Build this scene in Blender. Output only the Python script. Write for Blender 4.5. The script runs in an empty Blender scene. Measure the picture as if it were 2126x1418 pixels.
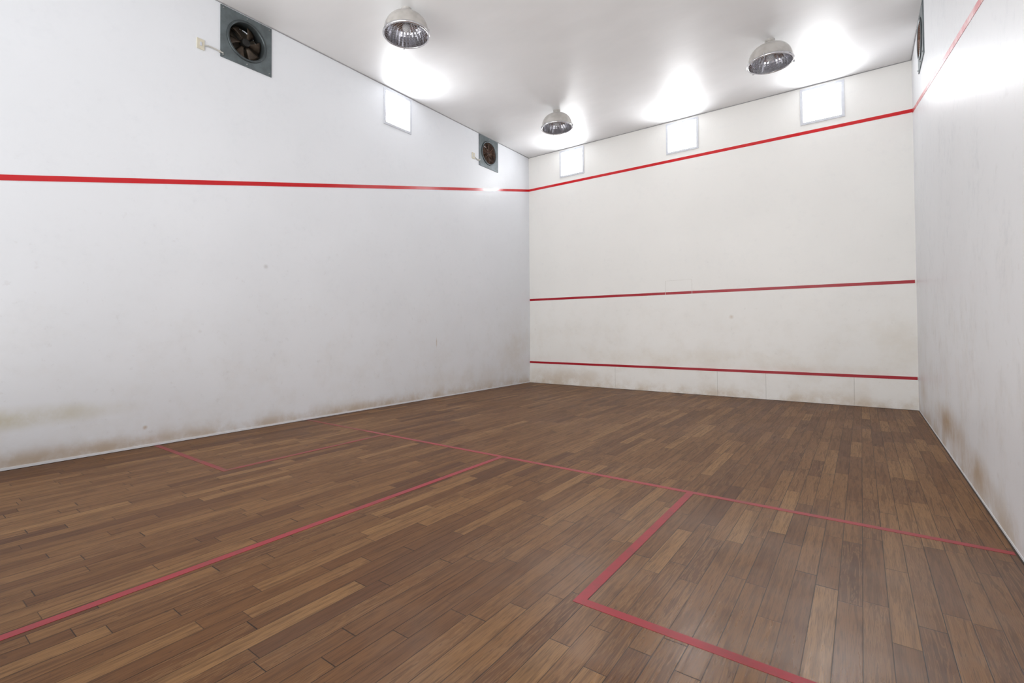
import bpy, bmesh, math, random
from mathutils import Vector, Matrix
random.seed(4)
C = bpy.context.scene.collection
W, D, H = 6.4, 9.75, 4.93
PI = math.pi

# ---------------------------------------------------------------- node helper
class NT:
    def __init__(s, name):
        s.mat = bpy.data.materials.new(name); s.mat.use_nodes = True
        s.t = s.mat.node_tree; s.t.nodes.clear()
        s.out = s.t.nodes.new('ShaderNodeOutputMaterial')
        s.b = s.t.nodes.new('ShaderNodeBsdfPrincipled')
        s.t.links.new(s.b.outputs[0], s.out.inputs[0])
        s._pos = None
    def put(s, sock, v):
        if isinstance(v, bpy.types.NodeSocket): s.t.links.new(v, sock)
        elif v is not None:
            try: sock.default_value = v
            except Exception: sock.default_value = tuple(v) + (1,)
    def pos(s):
        if not s._pos: s._pos = s.t.nodes.new('ShaderNodeTexCoord').outputs['Object']
        return s._pos
    def m(s, op, a, b=None, c=None, clamp=False):
        n = s.t.nodes.new('ShaderNodeMath'); n.operation = op; n.use_clamp = clamp
        for i, v in enumerate((a, b, c)): s.put(n.inputs[i], v)
        return n.outputs[0]
    def v(s, op, a, b=None):
        n = s.t.nodes.new('ShaderNodeVectorMath'); n.operation = op
        s.put(n.inputs[0], a)
        if b is not None: s.put(n.inputs[1], b)
        return n.outputs['Value'] if op in ('LENGTH', 'DISTANCE', 'DOT_PRODUCT') else n.outputs[0]
    def sep(s, a):
        n = s.t.nodes.new('ShaderNodeSeparateXYZ'); s.put(n.inputs[0], a); return n.outputs
    def comb(s, x, y, z):
        n = s.t.nodes.new('ShaderNodeCombineXYZ')
        for i, q in enumerate((x, y, z)): s.put(n.inputs[i], q)
        return n.outputs[0]
    def noise(s, vec, scale, detail=3, rough=.5, dist=0):
        n = s.t.nodes.new('ShaderNodeTexNoise'); s.put(n.inputs['Vector'], vec)
        n.inputs['Scale'].default_value = scale; n.inputs['Detail'].default_value = detail
        n.inputs['Roughness'].default_value = rough; n.inputs['Distortion'].default_value = dist
        return n.outputs[0]
    def white(s, vec):
        n = s.t.nodes.new('ShaderNodeTexWhiteNoise'); n.noise_dimensions = '3D'; s.put(n.inputs['Vector'], vec)
        return n.outputs['Value']
    def map(s, x, a, b, c=0., d=1., smooth=True):
        n = s.t.nodes.new('ShaderNodeMapRange'); n.interpolation_type = 'SMOOTHSTEP' if smooth else 'LINEAR'
        for i, q in enumerate((x, a, b, c, d)): s.put(n.inputs[i], q)
        return n.outputs[0]
    def mix(s, f, a, b, mode='MIX'):
        n = s.t.nodes.new('ShaderNodeMix'); n.data_type = 'RGBA'; n.blend_type = mode
        s.put(n.inputs[0], f)
        s.put(n.inputs[6], a if isinstance(a, bpy.types.NodeSocket) else tuple(a)[:3] + (1,))
        s.put(n.inputs[7], b if isinstance(b, bpy.types.NodeSocket) else tuple(b)[:3] + (1,))
        return n.outputs[2]
    def ramp(s, f, stops):
        n = s.t.nodes.new('ShaderNodeValToRGB'); s.put(n.inputs[0], f)
        e = n.color_ramp.elements
        while len(e) < len(stops): e.new(.5)
        for i, (p, c) in enumerate(stops): e[i].position = p; e[i].color = tuple(c) + (1,)
        return n.outputs[0]
    def bump(s, h, strength, dist=.01):
        n = s.t.nodes.new('ShaderNodeBump'); s.put(n.inputs['Height'], h)
        n.inputs['Strength'].default_value = strength; n.inputs['Distance'].default_value = dist
        s.t.links.new(n.outputs[0], s.b.inputs['Normal'])
    def set(s, **k):
        for a, q in k.items():
            if isinstance(q, tuple) and len(q) == 3: q = q + (1,)
            s.put(s.b.inputs[a.replace('_', ' ')], q)
        return s.mat

def plain(name, col, rough=.5, metal=0., var=.12, sc=20):
    n = NT(name)
    f = n.noise(n.pos(), sc, 2)
    c = n.mix(n.map(f, .3, .7, 0, 1), tuple(x*(1-var) for x in col), tuple(min(1, x*(1+var)) for x in col))
    return n.set(Base_Color=c, Roughness=rough, Metallic=metal)

def wall_mat(name, base, low_dirt, blobs, rough=.45, mott=.06):
    n = NT(name); P = n.pos(); x, y, z = n.sep(P)
    big = n.noise(P, 2.3, 5, .65)
    fine = n.noise(P, 11, 5, .7)
    c = n.mix(n.map(n.noise(P, .7, 2), .35, .65), tuple(v*.97 for v in base), base)
    # cool uneven mottling of the plaster, in irregular patches
    c = n.mix(n.m('MULTIPLY', n.map(fine, .42, .66), n.map(big, .42, .64, 0, mott)), c, (.50, .54, .60))
    # fine scuffs left by play
    sc = n.m('MULTIPLY', n.map(fine, .60, .70), n.map(z, 4.2, .6, .02, .16))
    c = n.mix(sc, c, (.52, .48, .45))
    c = n.mix(n.m('MULTIPLY', n.map(big, .42, .70), n.map(z, 2.3, .2, 0, low_dirt)), c, (.62, .52, .38))
    # grime just above the floor
    g = n.m('MULTIPLY', n.map(z, .24, .0, 0, 1), n.map(big, .32, .66))
    c = n.mix(n.m('MULTIPLY', g, .55), c, (.46, .33, .19))
    for (px, py, pz, rx, ry, rz, st, col) in blobs:
        d = n.v('LENGTH', n.v('DIVIDE', n.v('SUBTRACT', P, (px, py, pz)), (rx, ry, rz)))
        f = n.m('MULTIPLY', n.map(d, 1, 0, 0, st), n.map(big, .25, .6, .25, 1))
        c = n.mix(f, c, col)
    n.bump(big, .10, .012)
    return n.set(Base_Color=c, Roughness=rough, Specular_IOR_Level=.4)

brown = (.45, .31, .17); tan = (.60, .51, .37); grey = (.4, .38, .36)
M = {}
M['wl'] = wall_mat('left wall paint', (.845, .868, .905), .10, [
    (0, -8.3, .43, 1, 1.25, .14, .75, (.56, .51, .34)), (0, -7.9, .06, 1, 1.6, .12, .50, brown), (0, -4.5, .04, 1, 3.5, .12, .35, brown), (0, -2.2, .2, 1, 2.0, .4, .2, tan),
    (0, -.5, .7, 1, 1.0, 1.0, .26, tan), (0, -5.95, 1.95, 1, .04, .04, .5, grey),
    (0, -2.95, .95, 1, .02, .11, .7, brown), (0, -7.2, .2, 1, .03, .03, .8, brown)], .42)
M['wf'] = wall_mat('front wall paint', (.845, .838, .815), .17, [
    (3.2, 0, .60, 3.2, 1, .28, .20, tan), (4.03, 0, 1.35, .05, 1, .05, .6, brown),
    (6.2, 0, .9, .5, 1, .8, .18, tan), (.9, 0, .20, 1.8, 1, .18, .28, brown), (5.2, 0, .5, 1.2, 1, .14, .25, brown)], .45, .06)
M['wr'] = wall_mat('right wall paint', (.83, .845, .87), .20, [
    (6.4, -2.9, .26, 1, 1.3, .24, .95, brown), (6.4, -4.2, .16, 1, .9, .18, .75, brown), (6.4, -.7, .35, 1, .7, .35, .4, brown)], .42, .20)

n = NT('ceiling plaster'); P = n.pos()
nz = n.noise(n.v('MULTIPLY', P, (1, 1.8, 1)), 1.3, 3, .55)
c = n.mix(n.map(nz, .35, .65), (.80, .80, .805), (.825, .825, .83))
n.bump(nz, .18, .03)
M['ceil'] = n.set(Base_Color=c, Roughness=.45, Specular_IOR_Level=.4)

# hardwood strips running the length of the court
n = NT('hardwood strips'); P = n.pos(); x, y, z = n.sep(P)
pw = .086; LN = .74
u = n.m('DIVIDE', x, pw); col = n.m('FLOOR', u); fu = n.m('FRACT', u)
rc = n.white(n.comb(col, 3.7, 1.1))
yy = n.m('ADD', n.m('DIVIDE', y, LN), n.m('MULTIPLY', rc, 7.3))
yy = n.m('ADD', yy, n.m('MULTIPLY', n.noise(n.comb(n.m('MULTIPLY', col, 5.37), n.m('MULTIPLY', y, .9), 0.), 1, 0), .9))
row = n.m('FLOOR', yy); fv = n.m('FRACT', yy)
r1 = n.white(n.comb(col, row, 0.)); r2 = n.white(n.comb(col, row, 5.)); r3 = n.white(n.comb(col, row, 9.))
base = n.ramp(r1, [(0, (.120, .047, .016)), (.22, (.162, .068, .021)), (.55, (.193, .086, .028)), (.82, (.228, .107, .037)), (1, (.300, .155, .058))])
gv = n.comb(n.m('ADD', n.m('MULTIPLY', x, 46), n.m('MULTIPLY', r2, 90)), n.m('ADD', n.m('MULTIPLY', y, 2.4), n.m('MULTIPLY', r3, 40)), 0.)
g1 = n.noise(gv, 1.0, 4, .65, .6)
gv2 = n.comb(n.m('ADD', n.m('MULTIPLY', x, 260), n.m('MULTIPLY', r3, 90)), n.m('MULTIPLY', y, 9), 0.)
g2 = n.noise(gv2, 1.0, 2, .6)
c = n.mix(n.map(g1, .42, .66, 0, .50), base, (.066, .026, .010))
c = n.mix(n.map(g2, .46, .70, 0, .50), c, (.045, .019, .008))
# cathedral figure on some boards
wv = n.m('SINE', n.m('ADD', n.m('MULTIPLY', g1, 34), n.m('MULTIPLY', fu, 5)))
c = n.mix(n.m('MULTIPLY', n.map(wv, .2, 1, 0, .38), n.map(r3, .45, .65)), c, (.31, .168, .068))
# worn traffic patches, plus grey sheen painted into the right service area's colour
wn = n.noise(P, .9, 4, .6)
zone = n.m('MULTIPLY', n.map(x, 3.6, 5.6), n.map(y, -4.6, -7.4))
wear_sheen = n.m('MULTIPLY', n.map(wn, .42, .66), n.m('ADD', .2, n.m('MULTIPLY', zone, .75)))
c = n.mix(n.m('MULTIPLY', wear_sheen, .36), c, (.21, .145, .10))
sp = n.map(n.noise(P, 13, 3, .7), .66, .74)
c = n.mix(n.m('MULTIPLY', sp, .45), c, (.04, .02, .010))
eu = n.m('MULTIPLY', n.m('MINIMUM', fu, n.m('SUBTRACT', 1., fu)), pw)
ev = n.m('MULTIPLY', n.m('MINIMUM', fv, n.m('SUBTRACT', 1., fv)), LN)
gap = n.m('MAXIMUM', n.map(eu, .0007, .0023, 1, 0), n.map(ev, .0009, .0030, 1, 0))
gs = n.map(r2, .1, .8, .6, .95)
c = n.mix(n.m('MULTIPLY', gap, gs), c, (.010, .005, .003))
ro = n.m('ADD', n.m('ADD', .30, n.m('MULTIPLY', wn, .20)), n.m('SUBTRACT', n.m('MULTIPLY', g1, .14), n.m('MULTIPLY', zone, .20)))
n.bump(n.m('SUBTRACT', n.m('MULTIPLY', g2, .15), gap), .25, .002)
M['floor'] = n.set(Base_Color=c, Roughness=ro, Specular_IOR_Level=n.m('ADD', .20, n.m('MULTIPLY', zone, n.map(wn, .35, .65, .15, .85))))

def paint(name, col, rough, worn, under, spec=.5):
    n = NT(name); P = n.pos()
    f = n.map(n.noise(P, 5, 5, .75), .42, .70, 0, worn)
    c = n.mix(f, col, under)
    return n.set(Base_Color=c, Roughness=rough, Specular_IOR_Level=spec)
M['redw'] = paint('red wall line paint', (.60, .005, .010), .20, .12, (.40, .01, .02), .6)
M['redd'] = paint('dark crimson wall line paint', (.38, .006, .018), .35, .25, (.26, .01, .02), .35)
M['redr'] = paint('red wall line paint, scraped', (.60, .05, .06), .3, .75, (.80, .60, .60))  # red broken up by noise patches of pale pink
M['redf'] = paint('red floor line paint', (.34, .014, .026), .34, .65, (.18, .028, .024), .38)
M['redff'] = paint('faded red floor line paint', (.26, .024, .026), .4, .95, (.16, .062, .026), .3)
M['seam'] = plain('seam filler', (.62, .60, .57), .6)
M['gap'] = plain('dark shadow gap', (.05, .035, .028), .8)
M['edge'] = plain('ceiling shadow gap', (.36, .36, .37), .8)
M['board'] = M['wf']
M['frame'] = plain('white window frame', (.62, .64, .69), .4, 0, .03)
M['white'] = plain('white trim paint', (.80, .81, .83), .4, 0, .03)
M['fangrey'] = plain('grey painted fan panel', (.125, .15, .158), .45, .25, .15, 12)
M['fandark'] = plain('dark fan steel', (.025, .024, .023), .45, .6)
M['blade'] = plain('dusty brown fan blade', (.060, .043, .03), .45, .5, .3)
M['rust'] = plain('rusty guard wire', (.17, .09, .06), .6, .4, .3)
M['louvre'] = plain('louvre slats', (.10, .082, .06), .6, .2, .3)
M['ring'] = plain('fan ring steel', (.08, .095, .10), .35, .6)
M['bolt'] = plain('zinc bolt', (.30, .31, .31), .4, .8)
M['cream'] = plain('cream switch plastic', (.68, .64, .52), .4, 0, .04)
M['cord'] = plain('white cable', (.54, .53, .49), .5, 0, .05)
M['shade'] = plain('cream enamel lamp dome', (.62, .60, .57), .14, .55, .1, 8)
M['alu'] = plain('ribbed aluminium reflector', (.58, .58, .62), .12, 1., .2, 10)
M['rim'] = plain('lamp rim aluminium', (.66, .66, .68), .2, .9)
M['wire'] = plain('lamp guard wire', (.36, .36, .38), .35, .7)
M['sock'] = plain('brown ceramic lamp socket', (.13, .075, .06), .5)
n = NT('bulb glass'); M['bulb'] = n.set(Base_Color=(.85, .86, .88), Roughness=.08)
n = NT('bright window glazing')
M['pane'] = n.set(Base_Color=(.9, .93, 1.), Roughness=.3, Emission_Color=(.95, .975, 1.), Emission_Strength=15.)

# ---------------------------------------------------------------- mesh helpers
def obj(name, bm, mat, parent=None, smooth=False, bevel=0):
    bmesh.ops.remove_doubles(bm, verts=bm.verts, dist=1e-5)
    bmesh.ops.recalc_face_normals(bm, faces=bm.faces)
    me = bpy.data.meshes.new(name); bm.to_mesh(me); bm.free()
    for m_ in (mat if isinstance(mat, list) else [mat]): me.materials.append(m_)
    if smooth:
        for p in me.polygons: p.use_smooth = True
    o = bpy.data.objects.new(name, me); C.objects.link(o)
    if parent: o.parent = parent
    if bevel:
        b = o.modifiers.new('bevel', 'BEVEL'); b.width = bevel; b.segments = 2
    return o
def struct(name, bm, mat, **k):
    o = obj(name, bm, mat, **k); o['kind'] = 'structure'; return o
def box(bm, x0, x1, y0, y1, z0, z1):
    v = [bm.verts.new((x, y, z)) for x in (x0, x1) for y in (y0, y1) for z in (z0, z1)]
    for f in ((0, 1, 3, 2), (4, 6, 7, 5), (0, 4, 5, 1), (2, 3, 7, 6), (0, 2, 6, 4), (1, 5, 7, 3)):
        bm.faces.new([v[i] for i in f])
def bx(*a):
    bm = bmesh.new(); box(bm, *a); return bm
def prism(bm, quad, axis, a, b):
    mk = {'x': lambda p, t: (t, p[0], p[1]), 'y': lambda p, t: (p[0], t, p[1]), 'z': lambda p, t: (p[0], p[1], t)}[axis]
    A = [bm.verts.new(mk(p, a)) for p in quad]; B = [bm.verts.new(mk(p, b)) for p in quad]
    k = len(quad); bm.faces.new(A); bm.faces.new(B[::-1])
    for i in range(k): bm.faces.new((A[i], A[(i+1) % k], B[(i+1) % k], B[i]))
def lathe(bm, prof, seg=48, axis='z', org=(0, 0, 0), rib=0):
    rings = []
    for r, h in prof:
        ring = []
        for i in range(seg):
            a = 2*PI*i/seg
            rr = r*(1+(rib if i % 2 else -rib))
            p = (rr*math.cos(a), rr*math.sin(a), h) if axis == 'z' else (h, rr*math.cos(a), rr*math.sin(a))
            ring.append(bm.verts.new((p[0]+org[0], p[1]+org[1], p[2]+org[2])))
        rings.append(ring)
    for A, B in zip(rings, rings[1:]):
        for i in range(seg):
            bm.faces.new((A[i], A[(i+1) % seg], B[(i+1) % seg], B[i]))
def tube(bm, pts, r, seg=8):
    pts = [Vector(p) for p in pts]; rings = []
    for i, p in enumerate(pts):
        t = (pts[min(i+1, len(pts)-1)] - pts[max(i-1, 0)]).normalized()
        up = Vector((0, 0, 1)) if abs(t.z) < .9 else Vector((1, 0, 0))
        a = t.cross(up).normalized(); b = t.cross(a)
        rings.append([bm.verts.new(p + r*(math.cos(2*PI*k/seg)*a + math.sin(2*PI*k/seg)*b)) for k in range(seg)])
    for A, B in zip(rings, rings[1:]):
        for i in range(seg): bm.faces.new((A[i], A[(i+1) % seg], B[(i+1) % seg], B[i]))
    bm.faces.new(rings[0][::-1]); bm.faces.new(rings[-1])
def thing(name, label, cat, loc, rotz=0, group=None):
    o = bpy.data.objects.new(name, None); C.objects.link(o); o.empty_display_size = .1
    o.location = loc; o.rotation_euler = (0, 0, rotz); o['label'] = label; o['category'] = cat
    if group: o['group'] = group
    return o
def dup(root, loc, rotz, label):
    r = root.copy(); C.objects.link(r); r.location = loc; r.rotation_euler = (0, 0, rotz); r['label'] = label
    for ch in list(root.children):
        c_ = ch.copy(); C.objects.link(c_); c_.parent = r
        for g in ch.children:
            d_ = g.copy(); C.objects.link(d_); d_.parent = c_
    return r

def wall(name, axis, a, b, u0, u1, z0, z1, holes, mat):
    """wall with true openings; a = room face, b = outer face along axis"""
    us = sorted({u0, u1, *[h[0] for h in holes], *[h[1] for h in holes]})
    zs = sorted({z0, z1, *[h[2] for h in holes], *[h[3] for h in holes]})
    def hole(i, j):
        if i < 0 or j < 0 or i >= len(us)-1 or j >= len(zs)-1: return True
        cu, cz = (us[i]+us[i+1])/2, (zs[j]+zs[j+1])/2
        return any(h[0] < cu < h[1] and h[2] < cz < h[3] for h in holes)
    mk = (lambda t, u, z: (t, u, z)) if axis == 'x' else (lambda t, u, z: (u, t, z))
    bm = bmesh.new()
    def q(*p): bm.faces.new([bm.verts.new(mk(*v)) for v in p])
    for i in range(len(us)-1):
        for j in range(len(zs)-1):
            if hole(i, j): continue
            A, B, E, F = us[i], us[i+1], zs[j], zs[j+1]
            q((a, A, E), (a, B, E), (a, B, F), (a, A, F)); q((b, A, E), (b, B, E), (b, B, F), (b, A, F))
            if hole(i-1, j): q((a, A, E), (a, A, F), (b, A, F), (b, A, E))
            if hole(i+1, j): q((a, B, E), (a, B, F), (b, B, F), (b, B, E))
            if hole(i, j-1): q((a, A, E), (a, B, E), (b, B, E), (b, A, E))
            if hole(i, j+1): q((a, A, F), (a, B, F), (b, B, F), (b, A, F))
    return struct(name, bm, mat)

# ---------------------------------------------------------------- setting
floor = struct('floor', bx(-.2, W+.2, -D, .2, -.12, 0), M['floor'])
ceiling = struct('ceiling', bx(-.2, W+.2, -D, .2, H, H+.15), M['ceil'])
FANS_L = [(-6.19, 4.605), (-1.46, 4.615)]; FAN_R = (-1.33, 4.60)
WZ0, WZ1 = 4.335, 4.895
WIN_L = (-4.10, -3.53)
WIN_F = [(.775, 1.335), (2.985, 3.545), (5.065, 5.63)]
t_ = .036
fh = lambda c: (c[0]-.225, c[0]+.225, c[1]-.225, c[1]+.225)
wl = wall('wall_left', 'x', 0, -.2, -D, .2, 0, H, [(WIN_L[0]+t_, WIN_L[1]-t_, WZ0+t_, WZ1-t_)] + [fh(c) for c in FANS_L], M['wl'])
wf = wall('wall_front', 'y', 0, .2, 0, W, 0, H, [(a+t_, b-t_, WZ0+t_, WZ1-t_) for a, b in WIN_F], M['wf'])
wr = wall('wall_right', 'x', W, W+.2, -D, .2, 0, H, [fh(FAN_R)], M['wr'])

# thin dark strips painted in as shadow gaps along ceiling and floor edges
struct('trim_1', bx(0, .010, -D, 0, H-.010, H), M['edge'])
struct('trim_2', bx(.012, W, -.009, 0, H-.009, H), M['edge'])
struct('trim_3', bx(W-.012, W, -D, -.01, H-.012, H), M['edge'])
struct('trim_4', bx(W-.010, W, -D, -.02, 0, .003), M['gap'])
struct('trim_5', bx(.0, .008, -D, -.02, 0, .004), M['gap'])
struct('trim_6', bx(0.008, W-.014, -.026, -.018, 0, .004), M['gap'])
# board under the low line of the front wall, in butted panels
sx = [0, 1.96, 3.80, 4.53, 5.68, W]
bm = bmesh.new()
for i in range(5): box(bm, sx[i]+(.0012 if i else 0), sx[i+1]-.0012, -.018, 0, 0, .425)
struct('baseboard_front', bm, M['board'])
# strips along the foot of the side walls
struct('baseboard_left', bx(0, .004, -D, -.02, .004, .026), M['white'])
struct('baseboard_right', bx(W-.003, W, -D, -.02, .003, .016), M['white'])

# painted lines on the walls: parts of their wall
bm = bmesh.new()
for a, b in ((.003, 2.936), (2.944, 3.396), (3.404, W-.015)): box(bm, a, b, -.003, 0, 1.777, 1.823)
o = obj('service_line', bm, M['redd'], wf); o['label'] = 'crimson service line across the middle of the front wall'
o = obj('tin_line', bx(.003, W-.012, -.021, 0, .425, .467), M['redd'], wf); o['label'] = 'low crimson line above the floor boards'
o = obj('out_line', bx(0, W, -.003, 0, 4.185, 4.235), M['redw'], wf); o['label'] = 'high red line under the windows'
bm = bmesh.new()
box(bm, 2.938, 2.942, -.0015, 0, 1.78, 2.03); box(bm, 3.398, 3.402, -.0015, 0, 1.78, 2.03); box(bm, 2.938, 3.402, -.0015, 0, 2.028, 2.031)
obj('patch_seam', bm, M['seam'], wf)
k = .2095
def sloped(xa, xb, z_at0, k_):
    bm = bmesh.new()
    prism(bm, [(0, z_at0-.025), (-D, z_at0-.025-k_*D), (-D, z_at0+.025-k_*D), (0, z_at0+.025)], 'x', xa, xb); return bm
obj('out_line', sloped(0, .003, 4.21, k), M['redw'], wl)
obj('out_line', sloped(W-.003, W, 4.20, k), M['redr'], wr)

# painted lines on the floor: parts of the floor
S, B2 = -5.38, -7.10; h = .0012; q_ = .0235
o = obj('short_line', bx(1.2, W-.014, S-q_, S+q_, 0, h), M['redf'], floor)
o = obj('short_line', bx(.01, 1.2, S-q_, S+q_, 0, h), M['redff'], floor); o['label'] = 'faded end of the short line'
obj('half_court_line', bx(3.13-q_, 3.13+q_, -D, S-q_, 0, h), M['redf'], floor)
bm = bmesh.new(); box(bm, 4.79-q_, 4.79+q_, B2-q_, S-q_, 0, h); box(bm, 4.79+q_, W-.014, B2-q_, B2+q_, 0, h)
o = obj('service_box_line', bm, M['redf'], floor); o['label'] = 'red outline of the right service box'
bm = bmesh.new(); box(bm, 1.51-q_, 1.51+q_, B2-q_, S-q_, 0, h); box(bm, .01, 1.51-q_, B2-q_, B2+q_, 0, h)
o = obj('service_box_line', bm, M['redff'], floor); o['label'] = 'faded red outline of the left service box'

# ---------------------------------------------------------------- windows
def window(idx, side, a, b):
    r = bpy.data.objects.new('window_%d' % idx, None); C.objects.link(r); r['kind'] = 'structure'
    mk = (lambda d, u, z: (-.0+d, u, z)) if side == 'x' else (lambda d, u, z: (u, -d, z))
    def fb(bm, d0, d1, u0, u1, z0, z1):
        p, q = mk(d0, u0, z0), mk(d1, u1, z1)
        box(bm, *[v for i in range(3) for v in sorted((p[i], q[i]))])
    bm = bmesh.new(); w = .036
    for (u0, u1, z0, z1) in ((a, b, WZ0, WZ0+w), (a, b, WZ1-w, WZ1), (a, a+w, WZ0+w, WZ1-w), (b-w, b, WZ0+w, WZ1-w)):
        fb(bm, 0, .014, u0, u1, z0, z1)
    obj('window_frame', bm, M['frame'], r)
    bm = bmesh.new(); a1, b1, c1, d1 = a+t_, b-t_, WZ0+t_, WZ1-t_; w = .012
    for (u0, u1, z0, z1) in ((a1, b1, c1, c1+w), (a1, b1, d1-w, d1), (a1, a1+w, c1+w, d1-w), (b1-w, b1, c1+w, d1-w)):
        fb(bm, -.06, -.03, u0, u1, z0, z1)
    obj('sash', bm, M['frame'], r)
    bm = bmesh.new(); fb(bm, -.052, -.046, a1+w, b1-w, c1+w, d1-w)
    obj('pane', bm, M['pane'], r)
window(1, 'x', *WIN_L)
for i, (a, b) in enumerate(WIN_F): window(i+2, 'y', a, b)

# ---------------------------------------------------------------- exhaust fans (axis = local x, facing +x)
def square_with_hole(bm, half, r, x0, x1, seg=64):
    def sq(a):
        c_, s_ = math.cos(a), math.sin(a); t = half/max(abs(c_), abs(s_)); return t*c_, t*s_
    rings = []
    for xx, rr in ((x1, 0), (x1, r), (x0, r), (x0, 0)):
        ring = []
        for i in range(seg):
            a = 2*PI*i/seg
            p = sq(a) if rr == 0 else (rr*math.cos(a), rr*math.sin(a))
            ring.append(bm.verts.new((xx, p[0], p[1])))
        rings.append(ring)
    for A, B in zip(rings, rings[1:]+rings[:1]):
        for i in range(seg): bm.faces.new((A[i], A[(i+1) % seg], B[(i+1) % seg], B[i]))
def make_fan(loc, rotz, label, guard):
    t = thing('exhaust_fan', label, 'fan', loc, rotz, 'exhaust fans high on the walls')
    bm = bmesh.new(); square_with_hole(bm, .302, .212, 0.0, .012); obj('mounting_panel', bm, M['fangrey'], t, bevel=.002)
    bm = bmesh.new(); lathe(bm, [(.212, .010), (.236, .012), (.236, .020), (.228, .026), (.214, .026), (.206, .018), (.202, -.13), (.207, -.13), (.212, .010)], 64, 'x')
    obj('housing_ring', bm, M['ring'], t, smooth=True)
    bm = bmesh.new(); lathe(bm, [(0.0001, .0), (.030, .0), (.046, -.008), (.05, -.02), (.05, -.085), (.0001, -.085)], 32, 'x')
    hub = obj('motor_hub', bm, M['fandark'], t, smooth=False)
    for k_ in range(6):
        bm = bmesh.new(); nr, nc = 7, 6; g = []
        for i in range(nr):
            r = .048 + (.192-.048)*i/(nr-1); width = .55 + .18*i/(nr-1); pit = math.radians(34-14*i/(nr-1))
            rowv = []
            for j in range(nc):
                s_ = (j/(nc-1)-.5); w = r*width if i else .04
                th = 2*PI*k_/6 + .12*i/(nr-1) + (s_*w*math.cos(pit))/r
                rowv.append(bm.verts.new((-.05 + s_*w*math.sin(pit)*1.1 + .006*math.cos(s_*PI), r*math.cos(th), r*math.sin(th))))
            g.append(rowv)
        for i in range(nr-1):
            for j in range(nc-1): bm.faces.new((g[i][j], g[i][j+1], g[i+1][j+1], g[i+1][j]))
        o = obj('blade', bm, M['blade'], t, smooth=True); sd = o.modifiers.new('solid', 'SOLIDIFY'); sd.thickness = .003
    bm = bmesh.new()
    for a in (PI/4, 3*PI/4, 5*PI/4, 7*PI/4):
        tube(bm, [(-.10, .03*math.cos(a), .03*math.sin(a)), (-.10, .203*math.cos(a), .203*math.sin(a))], .006)
    obj('motor_bracket', bm, M['fandark'], t)
    bm = bmesh.new()
    for i in range(11):
        z = -.2 + .4*i/10; hw = math.sqrt(max(.0, .2**2-z*z)) + .012
        prism(bm, [(-.150, z-.022), (-.130, z+.016), (-.127, z+.014), (-.147, z-.024)], 'y', -hw, hw)
    obj('louvre', bm, M['louvre'], t)
    bm = bmesh.new(); lathe(bm, [(.0001, -.165), (.21, -.165), (.21, -.160), (.0001, -.160)], 48, 'x'); obj('back_plate', bm, M['fandark'], t)
    if guard:
        bm = bmesh.new()
        for i in range(1, 10):
            r = .205*i/9.5
            tube(bm, [(.018, r*math.cos(2*PI*j/36), r*math.sin(2*PI*j/36)) for j in range(37)], .0024, 5)
        for a in range(8):
            tube(bm, [(.016, .02*math.cos(a*PI/4), .02*math.sin(a*PI/4)), (.016, .212*math.cos(a*PI/4), .212*math.sin(a*PI/4))], .003, 5)
        obj('wire_guard', bm, M['rust'], t)
    for (sy, sz) in ((-1, -1), (-1, 1), (1, -1), (1, 1), (0, 1), (0, -1)):
        bm = bmesh.new(); lathe(bm, [(.009, .012), (.009, .016), (.006, .020), (.0001, .021)], 12, 'x', (0, sy*.272, sz*.272))
        obj('bolt', bm, M['bolt'], t)
    return t
make_fan((0, *FANS_L[0]), 0, 'grey exhaust fan with bare dark blades, high on the left wall near the picture edge', False)
f2 = make_fan((0, *FANS_L[1]), 0, 'grey exhaust fan with rusty brown wire guard beside the far corner', True)
dup(f2, (W, *FAN_R), PI, 'exhaust fan seen edge-on high on the right wall')

# ---------------------------------------------------------------- switch plates with their cables
def switch(y, z, cable, label):
    t = thing('switch_plate', label, 'switch', (0, y, z), 0, 'switch plates wired to the fans')
    obj('cover_plate', bx(0, .012, -.040, .040, -.058, .058), M['cream'], t, bevel=.003)
    obj('rocker', bx(.012, .017, -.010, .010, -.020, .020), M['frame'], t, bevel=.001)
    bm = bmesh.new(); tube(bm, cable, .0075); obj('cable', bm, M['cord'], t)
    bm = bmesh.new(); box(bm, 0, .02, cable[-2][1]-.006, cable[-2][1]+.006, cable[-2][2]-.012, cable[-2][2]+.012); obj('cable_clip', bm, M['cord'], t)
    return t
switch(-6.70, 4.345, [(.008, .035, .0), (.012, .07, .012), (.012, .14, .012), (.013, .20, .006), (.018, .235, .0)],
       'cream switch plate with short cable to the bare-bladed fan')
switch(-1.935, 4.44, [(.008, .035, -.01), (.012, .07, -.03), (.012, .13, -.05), (.013, .17, -.035), (.018, .20, -.02)],
       'small cream switch plate wired to the fan beside the far corner')

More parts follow.
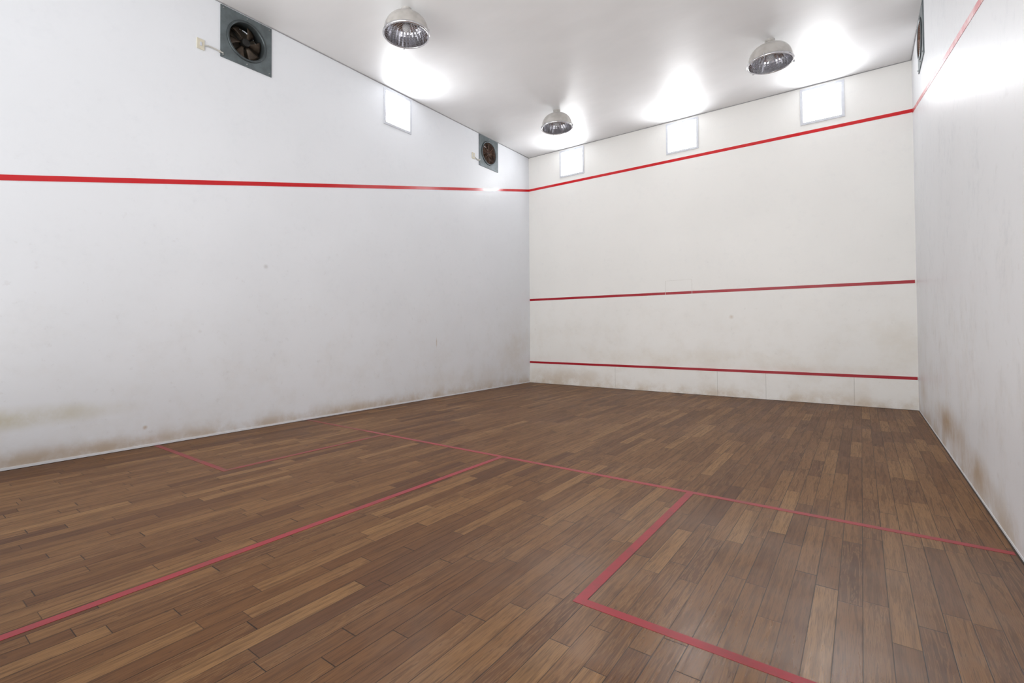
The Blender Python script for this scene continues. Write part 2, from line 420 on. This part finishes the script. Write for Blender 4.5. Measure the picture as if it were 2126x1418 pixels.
# ---------------------------------------------------------------- ceiling lamps (base at the ceiling, hanging down)
def make_lamp(loc, label):
    t = thing('ceiling_lamp', label, 'lamp', loc, 0, 'domed lamps on the ceiling')
    R = .262
    bm = bmesh.new(); lathe(bm, [(.0001, 0), (.062, 0), (.062, -.022), (.05, -.03), (.045, -.06), (.0001, -.06)], 32); obj('ceiling_mount', bm, M['shade'], t, smooth=False)
    outer = [(.045, -.045), (.075, -.048), (.082, -.056), (.084, -.075)]
    for i in range(13):
        a = PI/2*i/12
        outer.append((.084+(R-.084)*math.sin(a)**.85, -.078-.215*(1-math.cos(a))))
    bm = bmesh.new(); lathe(bm, outer, 56)
    o = obj('lamp_shade', bm, M['shade'], t, smooth=True)
    bm = bmesh.new(); lathe(bm, [(.02, -.066)] + [(r-.012, z-.008) for r, z in outer[4:]], 72, rib=.014); obj('reflector', bm, M['alu'], t, smooth=False)
    z0 = -.293
    bm = bmesh.new(); lathe(bm, [(R-.008, z0+.006), (R+.008, z0+.006), (R+.012, z0), (R+.012, z0-.014), (R+.004, z0-.022), (R-.010, z0-.020), (R-.008, z0+.006)], 56); obj('rim', bm, M['rim'], t, smooth=True)
    bm = bmesh.new(); lathe(bm, [(.0001, -.07), (.038, -.07), (.038, -.14), (.042, -.145), (.042, -.165), (.0001, -.165)], 24); obj('socket', bm, M['sock'], t)
    bm = bmesh.new(); lathe(bm, [(.020, -.160), (.024, -.17), (.042, -.195), (.048, -.218), (.042, -.245), (.024, -.263), (.0001, -.270)], 28); obj('bulb', bm, M['bulb'], t, smooth=True)
    bm = bmesh.new(); Rg = R-.004; st = .023
    zg = lambda x, y: z0 - .012 - .030*max(0, 1-(x*x+y*y)/Rg**2)
    k_ = -int(Rg/st)
    while k_ <= int(Rg/st):
        q = k_*st; hw = math.sqrt(Rg*Rg-q*q)
        for sw in (0, 1):
            pts = []
            for i in range(9):
                s_ = -hw + 2*hw*i/8
                pts.append((q, s_, zg(q, s_)) if sw else (s_, q, zg(q, s_)))
            if hw > .02: tube(bm, pts, .0014, 4)
        k_ += 1
    obj('wire_guard', bm, M['wire'], t)
    for a in (0, 2*PI/3, 4*PI/3):
        bm = bmesh.new(); ca, sa = math.cos(a+.4), math.sin(a+.4)
        box(bm, -.01, .01, -.006, .006, z0-.026, z0+.016)
        bmesh.ops.transform(bm, matrix=Matrix.Translation(((R+.014)*ca, (R+.014)*sa, 0)) @ Matrix.Rotation(a+.4, 4, 'Z'), verts=bm.verts)
        obj('clip', bm, M['rim'], t)
    return t
l1 = make_lamp((1.58, -5.10, H), 'domed ceiling lamp nearest the viewer, between large fan and picture centre')
dup(l1, (4.88, -1.76, H), 2.1, 'domed ceiling lamp in front of the right pair of front windows')
dup(l1, (1.655, -1.68, H), 4.0, 'smallest looking domed ceiling lamp, near the far corner')

# ---------------------------------------------------------------- light
w = bpy.data.worlds.new('World'); bpy.context.scene.world = w; w.use_nodes = True
w.node_tree.nodes['Background'].inputs[0].default_value = (.95, .97, 1, 1)
w.node_tree.nodes['Background'].inputs[1].default_value = .7
def area(name, loc, rot, sx_, sy_, p, col, spread=180):
    l = bpy.data.lights.new(name, 'AREA'); l.shape = 'RECTANGLE'; l.size = sx_; l.size_y = sy_; l.energy = p; l.color = col
    l.spread = math.radians(spread)
    o = bpy.data.objects.new(name, l); C.objects.link(o); o.location = loc; o.rotation_euler = rot
# added fill light behind the camera, standing in for daylight from the back
area('back fill light', (3.2, -9.7, 2.6), (math.radians(98), 0, 0), 6.2, 4.4, 168, (1, .985, .965), 125)
# sunlit ground outside, thrown up through each high window on to the ceiling
for a, b in WIN_F:
    area('window bounce', ((a+b)/2, .024, WZ0+.09), (math.radians(-90-18), 0, 0), .44, .07, 6.0, (.97, .985, 1), 120)
area('window bounce', (-.024, sum(WIN_L)/2, WZ0+.09), (math.radians(-90-18), 0, math.radians(90)), .44, .07, 4.5, (.97, .985, 1), 120)

# ---------------------------------------------------------------- camera
f, yaw, pit, rol = 1011.88, .6496, .0179, -.0062
F = Vector((-math.sin(yaw)*math.cos(pit), math.cos(yaw)*math.cos(pit), math.sin(pit)))
R = F.cross(Vector((0, 0, 1))).normalized(); U = R.cross(F)
R2 = R*math.cos(rol)+U*math.sin(rol); U2 = -R*math.sin(rol)+U*math.cos(rol)
cd = bpy.data.cameras.new('Camera'); cam = bpy.data.objects.new('Camera', cd); C.objects.link(cam)
m_ = Matrix((R2, U2, -F)).transposed().to_4x4(); m_.translation = Vector((5.7744, -9.0187, 1.1733)); cam.matrix_world = m_
cd.sensor_width = 36; cd.lens = f/2126*36; cd.shift_x = 44.0/2126; cd.shift_y = -44.24/2126; cd.clip_start = .02
bpy.context.scene.camera = cam
vs = bpy.context.scene.view_settings; vs.view_transform = 'Standard'; vs.look = 'None'; vs.exposure = 0
